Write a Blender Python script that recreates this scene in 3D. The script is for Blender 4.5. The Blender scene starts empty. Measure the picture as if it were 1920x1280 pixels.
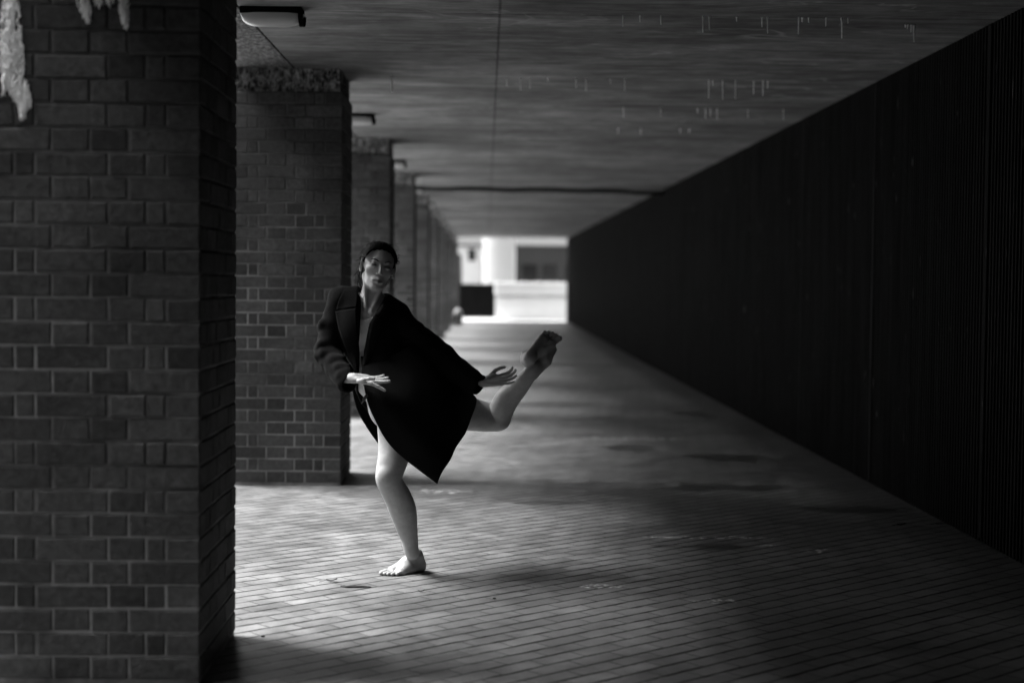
import bpy, math, random
import numpy as np
from mathutils import Vector, Matrix
sc = bpy.context.scene
COL = sc.collection
# ---------------------------------------------------------------- camera
CAM_F, CAM_H = 2930.0, 1.36
YAW, PITCH, ROLL = 0.0166, 0.0396, 0.0092
fwd0 = Vector((math.sin(YAW), math.cos(YAW), 0)); rgt0 = Vector((math.cos(YAW), -math.sin(YAW), 0)); up0 = Vector((0, 0, 1))
CF = fwd0*math.cos(PITCH) - up0*math.sin(PITCH); u2 = up0*math.cos(PITCH) + fwd0*math.sin(PITCH)
CR = rgt0*math.cos(ROLL) + u2*math.sin(ROLL); CU = u2*math.cos(ROLL) - rgt0*math.sin(ROLL)
cd = bpy.data.cameras.new('camera'); cam = bpy.data.objects.new('camera', cd); COL.objects.link(cam)
cam.matrix_world = Matrix(((CR.x, CU.x, -CF.x, 0), (CR.y, CU.y, -CF.y, 0), (CR.z, CU.z, -CF.z, CAM_H), (0, 0, 0, 1)))
cd.sensor_width = 36; cd.lens = CAM_F/1920*36; cd.clip_start = .05; cd.clip_end = 600
cd.dof.use_dof = True; cd.dof.focus_distance = 7.12; cd.dof.aperture_fstop = 1.4
sc.camera = cam
# ---------------------------------------------------------------- sky, sun, exposure
SUN_EL, SUN_AZ = math.radians(54), math.radians(13)      # azimuth measured from -X (left) towards +Y (far end)
w = bpy.data.worlds.new('World'); sc.world = w; w.use_nodes = True
nt = w.node_tree; nt.nodes.clear()
sky = nt.nodes.new('ShaderNodeTexSky'); sky.sky_type = 'NISHITA'; sky.sun_disc = False
sky.sun_elevation = SUN_EL; sky.dust_density = 4; sky.air_density = 1.5
sdir = Vector((-math.cos(SUN_AZ)*math.cos(SUN_EL), math.sin(SUN_AZ)*math.cos(SUN_EL), math.sin(SUN_EL)))
sky.sun_rotation = math.atan2(sdir.x, sdir.y)
bw = nt.nodes.new('ShaderNodeRGBToBW'); bg = nt.nodes.new('ShaderNodeBackground'); bg.inputs['Strength'].default_value = .08
wo = nt.nodes.new('ShaderNodeOutputWorld')
nt.links.new(sky.outputs[0], bw.inputs[0]); nt.links.new(bw.outputs[0], bg.inputs[0]); nt.links.new(bg.outputs[0], wo.inputs[0])
ld = bpy.data.lights.new('sun', 'SUN'); ld.energy = 2.3; ld.angle = math.radians(31)
sun = bpy.data.objects.new('sun', ld); COL.objects.link(sun); sun.rotation_euler = sdir.to_track_quat('Z', 'Y').to_euler()
vs = sc.view_settings
sc.display_settings.display_device = 'sRGB'
vs.view_transform = 'Standard'; vs.look = 'None'; vs.gamma = 1; vs.use_curve_mapping = False; vs.exposure = 2.72
cy = sc.cycles; cy.use_denoising = True; cy.max_bounces = 10; cy.diffuse_bounces = 6; cy.sample_clamp_indirect = 4
# ---------------------------------------------------------------- helpers
rnd = random.Random(7)
def tag(o, label=None, cat=None, group=None, kind=None):
    for k, v in (('label', label), ('category', cat), ('group', group), ('kind', kind)):
        if v: o[k] = v
    return o
def empty(name, loc=(0, 0, 0)):
    o = bpy.data.objects.new(name, None); COL.objects.link(o); o.location = loc; return o
def link(name, me, mat=None, parent=None, smooth=False):
    o = bpy.data.objects.new(name, me); COL.objects.link(o)
    if mat: me.materials.append(mat)
    if parent is not None:
        o.parent = parent
    if smooth: me.shade_smooth()
    return o
class MB:
    """vertices, faces and a tone per face; built as one mesh"""
    def __init__(s): s.v = []; s.f = []; s.t = []
    def box(s, x0, x1, y0, y1, z0, z1, tone=.5):
        b = len(s.v)
        s.v += [(x0,y0,z0),(x1,y0,z0),(x1,y1,z0),(x0,y1,z0),(x0,y0,z1),(x1,y0,z1),(x1,y1,z1),(x0,y1,z1)]
        s.f += [(b,b+3,b+2,b+1),(b+4,b+5,b+6,b+7),(b,b+1,b+5,b+4),(b+1,b+2,b+6,b+5),(b+2,b+3,b+7,b+6),(b+3,b,b+4,b+7)]
        s.t += [tone]*6
    def poly(s, pts, tone=.5):
        b = len(s.v); s.v += [tuple(p) for p in pts]; s.f.append(tuple(range(b, b+len(pts)))); s.t.append(tone)
    def tube(s, pts, rads, n=8, cap=True, tone=.5):
        pts = [Vector(p) for p in pts]; b = len(s.v); ref = Vector((0.13, .2, .97))
        for i, p in enumerate(pts):
            d = (pts[min(i+1, len(pts)-1)]-pts[max(i-1, 0)]).normalized()
            a = d.cross(ref)
            if a.length < .05: a = d.cross(Vector((1, 0, 0)))
            a.normalize(); c = d.cross(a)
            for k in range(n):
                an = 2*math.pi*k/n; s.v.append(tuple(p+(a*math.cos(an)+c*math.sin(an))*rads[i]))
        for i in range(len(pts)-1):
            for k in range(n):
                k2 = (k+1) % n; s.f.append((b+i*n+k, b+i*n+k2, b+(i+1)*n+k2, b+(i+1)*n+k)); s.t.append(tone)
        if cap:
            s.f.append(tuple(b+k for k in range(n))[::-1]); s.f.append(tuple(b+(len(pts)-1)*n+k for k in range(n))); s.t += [tone]*2
    def mesh(s, name):
        me = bpy.data.meshes.new(name); me.from_pydata(s.v, [], s.f)
        a = me.attributes.new('tone', 'FLOAT', 'FACE'); a.data.foreach_set('value', s.t); me.update(); return me
    def build(s, name, mat, parent=None, smooth=False): return link(name, s.mesh(name), mat, parent, smooth)

def N(nt, t, **k):
    n = nt.nodes.new(t)
    for a, b in k.items():
        if a in n.inputs: n.inputs[a].default_value = b
        else: setattr(n, a, b)
    return n
def grey(v): return (v, v, v, 1)
class Mat:
    def __init__(s, name, rough=.8, spec=.3):
        s.m = bpy.data.materials.new(name); s.m.use_nodes = True; s.nt = s.m.node_tree
        s.b = s.nt.nodes['Principled BSDF']; s.b.inputs['Roughness'].default_value = rough; s.b.inputs['Specular IOR Level'].default_value = spec
        s.co = s.nt.nodes.new('ShaderNodeTexCoord').outputs['Object']
    def L(s, a, b): s.nt.links.new(a, b)
    def mapping(s, scale=(1, 1, 1), rot=(0, 0, 0), loc=(0, 0, 0), src=None):
        n = s.nt.nodes.new('ShaderNodeMapping'); n.inputs['Scale'].default_value = scale; n.inputs['Rotation'].default_value = rot; n.inputs['Location'].default_value = loc
        s.L(src or s.co, n.inputs['Vector']); return n.outputs[0]
    def noise(s, scale, detail=4, rough=.55, vec=None, dist=0):
        n = s.nt.nodes.new('ShaderNodeTexNoise'); n.inputs['Scale'].default_value = scale; n.inputs['Detail'].default_value = detail
        n.inputs['Roughness'].default_value = rough; n.inputs['Distortion'].default_value = dist; s.L(vec or s.co, n.inputs['Vector']); return n.outputs['Fac']
    def rng(s, f, a, b, c, d, clamp=True):
        n = s.nt.nodes.new('ShaderNodeMapRange'); n.clamp = clamp
        for i, v in enumerate((a, b, c, d)): n.inputs[i+1].default_value = v
        s.L(f, n.inputs[0]); return n.outputs[0]
    def math(s, op, a, b=None, c=None, clamp=False):
        n = s.nt.nodes.new('ShaderNodeMath'); n.operation = op; n.use_clamp = clamp
        for i, v in enumerate((a, b, c)):
            if v is None: continue
            if isinstance(v, (int, float)): n.inputs[i].default_value = v
            else: s.L(v, n.inputs[i])
        return n.outputs[0]
    def mul(s, *a):
        r = a[0]
        for x in a[1:]: r = s.math('MULTIPLY', r, x)
        return r
    def mix(s, f, a, b):   # scalar lerp
        n = s.nt.nodes.new('ShaderNodeMix'); n.data_type = 'FLOAT'
        for i, v in ((0, f), (2, a), (3, b)):
            if isinstance(v, (int, float)): n.inputs[i].default_value = v
            else: s.L(v, n.inputs[i])
        return n.outputs[0]
    def attr(s, name):
        n = s.nt.nodes.new('ShaderNodeAttribute'); n.attribute_name = name; return n.outputs['Fac']
    def xyz(s, vec=None):
        n = s.nt.nodes.new('ShaderNodeSeparateXYZ'); s.L(vec or s.co, n.inputs[0]); return n.outputs
    def color(s, f): s.L(f, s.b.inputs['Base Color'])
    def bump(s, h, dist=.01, strength=1):
        n = s.nt.nodes.new('ShaderNodeBump'); n.inputs['Distance'].default_value = dist; n.inputs['Strength'].default_value = strength
        s.L(h, n.inputs['Height']); s.L(n.outputs[0], s.b.inputs['Normal'])
def simple(name, v, rough=.8, spec=.3, var=.15, scale=8, metal=0):
    m = Mat(name, rough, spec); n = m.noise(scale, 5); m.color(m.rng(n, .3, .7, v*(1-var), v*(1+var))); m.b.inputs['Metallic'].default_value = metal
    m.bump(n, .002, .4); return m.m

# ---------------------------------------------------------------- materials of the setting
def m_brick():
    m = Mat('clinker brick', .8, .15); t = m.attr('tone')
    n = m.noise(38, 5, .6); n2 = m.noise(3.0, 3); n3 = m.noise(160, 3)
    c = m.rng(t, 0, 1, .036, .088)
    c = m.mul(c, m.rng(n, .3, .7, .6, 1.3), m.rng(n2, .35, .65, .8, 1.2))
    m.color(c); m.bump(m.math('ADD', n, m.mul(n3, .5)), .005, .9); return m.m
def m_mortar():
    m = Mat('mortar', .95, .1); n = m.noise(30, 4); n2 = m.noise(2.2, 3); z = m.xyz()[2]
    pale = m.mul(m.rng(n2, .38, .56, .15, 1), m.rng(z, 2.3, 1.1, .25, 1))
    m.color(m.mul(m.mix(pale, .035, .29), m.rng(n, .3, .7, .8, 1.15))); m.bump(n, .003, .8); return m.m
def m_rough_concrete():
    m = Mat('bush hammered concrete', .95, .1); n = m.noise(1, 4, .65, m.mapping((38, 38, 17)), 1.2); v = m.noise(70, 4, .6)
    h = m.math('ADD', n, m.mul(v, .35)); m.color(m.mul(m.rng(n, .42, .62, .035, .42), m.rng(v, .3, .7, .7, 1.2))); m.bump(h, .05, 1); return m.m
def m_ceiling():
    m = Mat('board marked concrete', .85, .2)
    st = m.noise(1.0, 6, .66, m.mapping((1.3, 7.5, 1)), .8)                # long fine grain across the passage
    st2 = m.noise(1.0, 5, .7, m.mapping((6, 38, 1)))
    big = m.noise(.55, 4, .5, m.mapping((1, 1.7, 1)), 1.0)
    x, y, z = m.xyz()
    def lines(v, period, off, half):
        q = m.math('ADD', v, -off); q = m.math('DIVIDE', q, period); f = m.math('ADD', q, .5); f = m.math('FRACT', f); f = m.math('ABSOLUTE', m.math('ADD', f, -.5))
        return m.mul(f, period)
    dj = lines(m.math('ADD', y, m.mul(m.math('ADD', big, -.5), .05)), 2.53, 8.06, 0)
    jdark = m.rng(dj, .004, .012, .0, 1.0)
    # lime that has leached out beside the joints, patchy, mostly in the right half
    patch = m.mul(m.rng(m.noise(1.1, 4, .6, m.mapping((1, .25, 1), loc=(3, 1, 0))), .46, .66, 0, 1), m.rng(x, .1, .8, .25, 1))
    lime = m.mul(m.rng(dj, .0, .09, 1, 0), patch)
    swirl = m.noise(.8, 3, .5, m.mapping((.5, 1.4, 1), loc=(5, 2, 0)), 2.2)
    sw = m.mul(m.rng(m.math('ABSOLUTE', m.math('ADD', swirl, -.5)), 0, .012, 1, 0), m.rng(x, -.6, .4, .1, 1), m.rng(m.noise(.9, 2), .4, .6, 0, .6))
    xj = m.rng(m.math('ABSOLUTE', m.math('ADD', x, m.mul(m.math('ADD', st, -.5), .02))), .045, .062, .0, 1)
    xj = m.rng(m.math('ABSOLUTE', m.math('ADD', m.math('ADD', x, -.055), m.mul(m.math('ADD', m.noise(9, 3), -.5), .012))), .003, .011, .35, 1)
    c = m.mul(m.rng(st, .34, .66, .075, .18), m.rng(st2, .3, .7, .72, 1.2), m.rng(big, .34, .66, .55, 1.25), m.rng(m.noise(5, 6, .68, dist=.5), .34, .66, .72, 1.22))
    c = m.mul(c, m.mix(jdark, .6, 1.0), xj)
    c = m.math('ADD', c, m.mul(m.math('MAXIMUM', lime, sw), .22))
    pn = m.noise(5.5, 2); pit = m.rng(pn, .18, .22, .5, 1); c = m.mul(c, pit)
    m.color(c); m.bump(m.math('ADD', m.mul(st2, .6), m.mul(jdark, .8)), .004, .8); return m.m
def m_paving(name='clinker paving', k=1.0):
    m = Mat(name, .6, .25)
    wob = m.nt.nodes.new('ShaderNodeVectorMath'); wob.operation = 'ADD'
    wn = m.nt.nodes.new('ShaderNodeTexNoise'); wn.inputs['Scale'].default_value = 5; wn.inputs['Detail'].default_value = 4; m.L(m.co, wn.inputs['Vector'])
    ws = m.nt.nodes.new('ShaderNodeVectorMath'); ws.operation = 'MULTIPLY_ADD'; ws.inputs[1].default_value = (.02, .02, 0); ws.inputs[2].default_value = (-.01, -.01, 0)
    m.L(wn.outputs['Color'], ws.inputs[0]); m.L(m.co, wob.inputs[0]); m.L(ws.outputs[0], wob.inputs[1])
    vec = m.mapping((1, 1, 1), (0, 0, math.radians(-41.5)), src=wob.outputs[0])
    br = m.nt.nodes.new('ShaderNodeTexBrick'); br.offset = .5
    for kk, v in (('Color1', grey(0)), ('Color2', grey(1)), ('Mortar', grey(.5)), ('Scale', 1.0), ('Mortar Size', .004), ('Mortar Smooth', .5), ('Bias', 0), ('Brick Width', .205), ('Row Height', .094)):
        br.inputs[kk].default_value = v
    m.L(vec, br.inputs['Vector'])
    tone = m.nt.nodes.new('ShaderNodeRGBToBW'); m.L(br.outputs['Color'], tone.inputs[0])
    joint = br.outputs['Fac']
    big = m.noise(.9, 5, .6, dist=.6); mid = m.noise(6, 5, .65); fine = m.noise(120, 3, .6)
    c = m.mul(m.rng(tone.outputs[0], 0, 1, .135*k, .175*k), m.rng(big, .32, .68, .58, 1.25), m.rng(mid, .34, .66, .62, 1.25), m.rng(fine, .3, .7, .8, 1.2))
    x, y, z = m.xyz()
    c = m.mul(c, m.rng(m.math('ADD', x, m.mul(mid, .5)), 2.35, 2.62, 1, .45))     # darker along the foot of the wall
    # damp hollows and lime marks, each where it lies in the passage
    def spot(cx, cy, rx, ry, seed):
        a = m.math('DIVIDE', m.math('ADD', x, -cx), rx); b = m.math('DIVIDE', m.math('ADD', y, -cy), ry)
        d = m.math('SQRT', m.math('ADD', m.mul(a, a), m.mul(b, b)))
        nn = m.noise(4.5, 5, .68, m.mapping((1, 1, 1), loc=(seed, 0, 0)))
        return m.math('ADD', d, m.mul(m.math('ADD', nn, -.5), 3.2))
    damp = None; limes = None
    for i, (cx, cy, rx, ry, kind) in enumerate(SPOTS):
        s = spot(cx, cy, rx, ry, i*3.1); v = m.rng(s, .7, 1.05, 1, 0)
        if kind: limes = v if limes is None else m.math('MAXIMUM', limes, v)
        else: damp = v if damp is None else m.math('MAXIMUM', damp, v)
    c = m.mul(c, m.rng(damp, 0, 1, 1, .42))
    lm = m.mul(limes, m.rng(m.noise(22, 4, .7), .5, .62, 0, 1)); c = m.mix(lm, c, .7)
    jn = m.rng(m.noise(3.5, 3), .36, .5, .6, 1)       # joints partly filled with sand
    vy = m.xyz(vec)[1]; q = m.math('FRACT', m.math('DIVIDE', vy, .094)); q = m.mul(m.math('MINIMUM', q, m.math('SUBTRACT', 1.0, q)), .094)
    wdt = m.rng(m.noise(1.6, 4, .6), .35, .65, .0055, .0125)
    row = m.math('SUBTRACT', 1.0, m.math('DIVIDE', q, wdt), clamp=True); row = m.mul(m.rng(row, 0, .45, 0, 1), m.rng(m.noise(9, 3), .36, .52, .4, 1))
    jd = m.math('MAXIMUM', m.mul(joint, jn, .8), row)
    c = m.mix(jd, c, .008)
    m.color(c); m.L(m.math('ADD', m.rng(mid, .3, .7, .42, .62), m.mul(damp, -.14)), m.b.inputs['Roughness'])
    h = m.math('ADD', m.mul(jd, -1.0), m.mul(tone.outputs[0], .5)); h = m.math('ADD', h, m.mul(mid, .9)); h = m.math('ADD', h, m.mul(fine, .15))
    m.bump(h, .006, .9); return m.m
SPOTS = [(1.22, 7.95, .20, .10, 0), (.95, 7.98, .07, .04, 0), (1.47, 8.0, .07, .05, 1), (1.68, 7.85, .08, .06, 1), (1.2, 8.25, .35, .05, 1), (1.9, 12.0, .35, .3, 0), (1.15, 12.6, .2, .3, 0),
         (2.1, 16.0, .25, .5, 0), (1.5, 10.3, .5, .2, 0), (1.0, 6.6, .1, .05, 1), (.5, 6.9, .1, .06, 1), (-.28, 10.0, .2, .12, 1), (.6, 17, .6, .5, 0), (1.3, 13.4, .4, .2, 1), (2.2, 9.3, .3, .2, 0), (.47, 9.5, .22, .1, 0)]
M = {}
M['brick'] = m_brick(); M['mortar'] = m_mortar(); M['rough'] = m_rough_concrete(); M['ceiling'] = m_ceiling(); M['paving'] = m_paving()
M['ground'] = simple('pale ground', .25, .9, .2, .12, 1.5)
M['bounce_plaza'] = simple('pale stone plaza', .62, .9, .2, .08, 1.5)
M['white'] = simple('white render', .62, .8, .2, .05, 2)
M['pale'] = simple('pale concrete', .5, .85, .2, .15, 2)
M['darkmetal'] = simple('dark metal', .005, .8, .0, .2, 12)
M['diffuser'] = simple('opal glass', .30, .35, .4, .04, 20)
M['lime'] = simple('lime', .85, .8, .3, .2, 60)
M['limecrust'] = simple('lime crust', .85, .9, .2, .12, 90)
M['house'] = simple('pale plaster', .38, .9, .1, .06, 2)
M['column'] = simple('column render', .25, .9, .1, .05, 2)
M['window'] = simple('dark window glass', .01, .08, .5, .1, 3)
M['facade'] = simple('grey facade', .02, .8, .2, .15, 1)
M['opp'] = simple('dark unseen wall', .03, .85, .2, .15, 1)
M['leaf'] = simple('dead leaf', .05, .8, .2, .3, 60)
def m_fluted():
    m = Mat('dark fluted cladding', .75, .02); st = m.noise(1, 4, .6, m.mapping((14, 14, .9))); sc_ = m.noise(1, 3, .5, m.mapping((60, 60, 5)))
    c = m.mul(m.rng(st, .36, .64, .0012, .008), 1.0); c = m.math('ADD', c, m.rng(sc_, .70, .78, 0, .15)); m.color(c); m.bump(st, .002, .5); return m.m
M['fluted'] = m_fluted()

# ---------------------------------------------------------------- dimensions
A, B, HC = .943, 2.62, 2.716          # inner face of the pillars, right wall, ceiling
D1, SP, PT = 5.174, 5.029, .737       # first pillar, spacing, size
PW = .727
YEND = D1+9*SP+PT
CO = .0795
# ground and floor
g = MB(); g.poly([(-150, -60, -.02), (150, -60, -.02), (150, 320, -.02), (-150, 320, -.02)]); tag(g.build('ground', M['ground']), kind='structure')
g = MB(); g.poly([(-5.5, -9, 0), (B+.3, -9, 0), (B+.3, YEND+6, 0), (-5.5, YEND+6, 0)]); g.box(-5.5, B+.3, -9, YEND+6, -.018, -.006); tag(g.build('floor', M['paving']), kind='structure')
# ceiling slab + edge beam
g = MB(); g.box(-1.255, B+.4, -9, YEND, HC, HC+.35)
tag(g.build('ceiling', M['ceiling']), kind='structure')
def grid_soffit():
    m = MB(); x0, x1 = -A-PW-.02, -1.27
    m.box(x0, x1, -9, YEND, HC+.002, HC+.5); return m
tag(grid_soffit().build('edge_beam', M['rough']), 'rough bush hammered concrete edge beam running along the tops of the brick pillars', 'beam')
g = MB(); g.poly([(-60, 11, .004), (-2.3, 11, .004), (-2.3, YEND+.1, .004), (-60, YEND+.1, .004)]); g.poly([(-60, YEND+.1, .004), (30, YEND+.1, .004), (30, YEND+60, .004), (-60, YEND+60, .004)]); tag(g.build('bounce_plaza', M['bounce_plaza']), kind='structure')  # pale sheet added to bounce light onto pillars and ceiling, left part unseen
# ---------------------------------------------------------------- brick pillars
ROWA = [.113, .059, .235, .118, .058, .112]   # header, closer, stretcher, header, closer, header
ROWB = [.236, .118, .118, .236]
def brick_shaft(bricks, r):
    J = .0095
    ztop = HC-.155; n = int(ztop/CO)+1
    for face in range(4):
        for k in range(n):
            z1 = ztop-k*CO-J*.5; z0 = z1-CO+J
            z0 = max(z0, .003)
            if z1-z0 < .012: continue
            row = ROWA if (k+face) % 2 == 0 else ROWB
            wd = PW if face in (0, 2) else PT
            tot = sum(row)+J*(len(row)-1); s = wd/tot; u = 0
            for wb in (row if face % 2 == 0 else row[::-1]):
                u0, u1 = u, u+wb*s; u = u1+J*s
                jx = r.uniform(-.0012, .0012); pr = r.uniform(-.001, .0012); dz = r.uniform(-.0012, .0012)
                a0, a1 = u0+jx, u1+jx
                a0 = max(a0, .003); a1 = min(a1, wd-.003)
                tn = min(1, max(0, r.gauss(.5, .16)))
                if wb < .15 and r.random() < .14: tn = r.uniform(0, .2)      # darker fired headers
                c = .0035; dpt = .009
                def P(uu, zz, d):
                    if face == 0: return (-A-PW+uu, -d, zz)
                    if face == 1: return (-A+d, uu, zz)
                    if face == 2: return (-A-uu, PT+d, zz)
                    return (-A-PW-d, PT-uu, zz)
                sk = [r.uniform(-.0012, .0012) for _ in range(8)]
                q = [P(a0, z0+dz, -dpt), P(a1, z0+dz, -dpt), P(a1, z1+dz, -dpt), P(a0, z1+dz, -dpt)]
                e = [P(a0+sk[0], z0+dz+sk[1], pr-c), P(a1+sk[2], z0+dz+sk[3], pr-c), P(a1+sk[4], z1+dz+sk[5], pr-c), P(a0+sk[6], z1+dz+sk[7], pr-c)]
                f = [P(a0+sk[0]+c, z0+dz+sk[1]+c, pr), P(a1+sk[2]-c, z0+dz+sk[3]+c, pr), P(a1+sk[4]-c, z1+dz+sk[5]-c, pr), P(a0+sk[6]+c, z1+dz+sk[7]-c, pr)]
                b = len(bricks.v); bricks.v += q+e+f
                for i in range(4):
                    j = (i+1) % 4
                    bricks.f.append((b+i, b+j, b+4+j, b+4+i)); bricks.f.append((b+4+i, b+4+j, b+8+j, b+8+i)); bricks.t += [tn, tn]
                bricks.f.append((b+8, b+9, b+10, b+11)); bricks.t.append(tn)
shaft_meshes = []
for s in range(3):
    bm_ = MB(); brick_shaft(bm_, random.Random(11+s)); me = bm_.mesh('brick_shaft')
    nb = len(bm_.f)
    core = MB(); core.v, core.f, core.t = bm_.v, bm_.f, bm_.t
    core.box(-A-PW+.005, -A-.005, .005, PT-.005, 0, HC-.152)
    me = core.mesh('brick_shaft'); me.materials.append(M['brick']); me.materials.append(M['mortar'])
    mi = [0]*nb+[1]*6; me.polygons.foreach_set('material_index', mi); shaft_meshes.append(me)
def rough_block(x0, x1, y0, y1, z0, z1, step=.02, amp=.012, seed=1):
    """a block whose sides are really hacked rough"""
    from mathutils import noise as mn
    m = MB(); 
    def disp(p, n):
        q = Vector((p[0]*38+seed*7, p[1]*38, p[2]*24)); d = amp*(mn.noise(q)+.5*mn.noise(q*2.3)); return (p[0]+n[0]*d, p[1]+n[1]*d, p[2])
    per = []
    nx = max(2, int((x1-x0)/step)); ny = max(2, int((y1-y0)/step)); nz = max(3, int((z1-z0)/step))
    for i in range(nx): per.append((x0+(x1-x0)*i/nx, y0, 0, -1))
    for i in range(ny): per.append((x1, y0+(y1-y0)*i/ny, 1, 0))
    for i in range(nx): per.append((x1-(x1-x0)*i/nx, y1, 0, 1))
    for i in range(ny): per.append((x0, y1-(y1-y0)*i/ny, -1, 0))
    n = len(per)
    for j in range(nz+1):
        z = z0+(z1-z0)*j/nz
        for (x, y, a, b) in per: m.v.append(disp((x, y, z), (a, b)))
    for j in range(nz):
        for k in range(n):
            k2 = (k+1) % n; m.f.append((j*n+k, j*n+k2, (j+1)*n+k2, (j+1)*n+k)); m.t.append(.5)
    m.f.append(tuple(range(n))[::-1]); m.f.append(tuple(nz*n+k for k in range(n))); m.t += [.5]*2
    return m
head_me = rough_block(-A-PW+.012, -A-.02, .012, PT-.012, HC-.153, HC-.003, .012, .009).mesh('concrete_head'); head_me.materials.append(M['rough'])
ORD = ['', 'second', 'third', 'fourth', 'fifth', 'sixth', 'seventh', 'eighth', 'ninth', 'tenth']
for k in range(0, 10):
    r_ = empty('brick_pillar', (0, D1+k*SP, 0))
    if k == 0: lab = 'large near brick pillar filling the left edge of the view, white lime runs near its top'
    elif k == 1: lab = 'second brick pillar, directly behind the dancer on her left in the picture'
    elif k == 9: lab = 'last and farthest brick pillar, at the bright open end of the passage'
    else: lab = ORD[k]+' brick pillar of the row, counted from the large near one'
    tag(r_, lab, 'pillar', 'square brick pillars along the open side of the passage')
    o = link('brick_shaft', shaft_meshes[k % 3]); o.parent = r_
    o = link('concrete_head', head_me); o.parent = r_
    if k == 0: P1 = r_
# unseen wall added beside the camera, keeps side light off the near pillar
g = MB(); g.box(-A-PW-.3, -A-PW-.1, -9, 3.95, 0, HC)
tag(g.build('unseen_wall', M['opp']), 'unseen plain dark wall added beside the camera to keep light off the nearest pillar', 'wall')
# right wall, fluted
def fluted():
    m = MB(); p = .05; y = -9.0; prof = []
    while y < YEND:
        prof += [(B, y), (B, y+.020), (B+.018, y+.026), (B+.018, y+.044)]; y += p
    n = len(prof)
    for (x, yy) in prof: m.v += [(x, yy, 0), (x, yy, HC)]
    for i in range(n-1): m.f.append((2*i, 2*i+2, 2*i+3, 2*i+1)); m.t.append(.5)
    m.box(B+.02, B+.3, -9, YEND, 0, HC-.002)
    for k in range(-3, 21): m.box(B-.004, B+.002, .95+2.4*k, .985+2.4*k, 0.02, HC-.01)
    return m
tag(fluted().build('fluted_wall', M['fluted']), 'long black vertically fluted wall along the right side of the passage', 'wall')
g = MB(); g.box(-A-PW, B+.3, -9.3, -9.01, 0, HC); tag(g.build('unseen_wall', M['opp']), 'dark wall across the passage far behind the camera', 'wall')
# unseen building added on the open side, sized to block low sky light
def opp():
    r_ = empty('building', (-13, -4, 0)); g = MB(); g.box(-5, 0, -22, 18, -.02, OPH); g.build('wall', M['opp'], r_)
    fm = None
    for i in range(9):
        for j in range(4):
            g = MB(); y = -20+i*3.1; z = 1+j*3.0
            if z+1.6 > OPH: continue
            o = MB(); o.box(-.04, .03, y, y+1.5, z, z+1.6); wo_ = o.build('window', M['window'], r_)
    tag(r_, 'unseen dark building with windows, added across the court to block low sky light', 'building')
OPH = 13.7
opp()
# ---------------------------------------------------------------- the dancer
import openvdb
from mathutils.bvhtree import BVHTree
def raydir(px, py): return CF + CR*((px-960)/CAM_F) - CU*((py-640)/CAM_F)
def floorpt(px, py):
    d = raydir(px, py); return Vector((0, 0, CAM_H)) + d*(CAM_H/-d.z)
YF = floorpt(755, 1077).y
S0 = CAM_F/YF                                     # photo pixels per metre at her depth
def Wp(px, py, dy=0.0):
    d = raydir(px, py); return Vector((0, 0, CAM_H)) + d*((YF+dy)/d.y)
def px2m(r): return r/S0
def catm(P, u):
    n = len(P)-1; u = min(max(u, 0), n-1e-6); i = int(u); f_ = u-i; g_ = lambda j: P[min(max(j, 0), n)]
    p0, p1, p2, p3 = g_(i-1), g_(i), g_(i+1), g_(i+2)
    return .5*((2*p1)+(p2-p0)*f_+(2*p0-5*p1+4*p2-p3)*f_*f_+(3*p1-p0-3*p2+p3)*f_**3)
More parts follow.
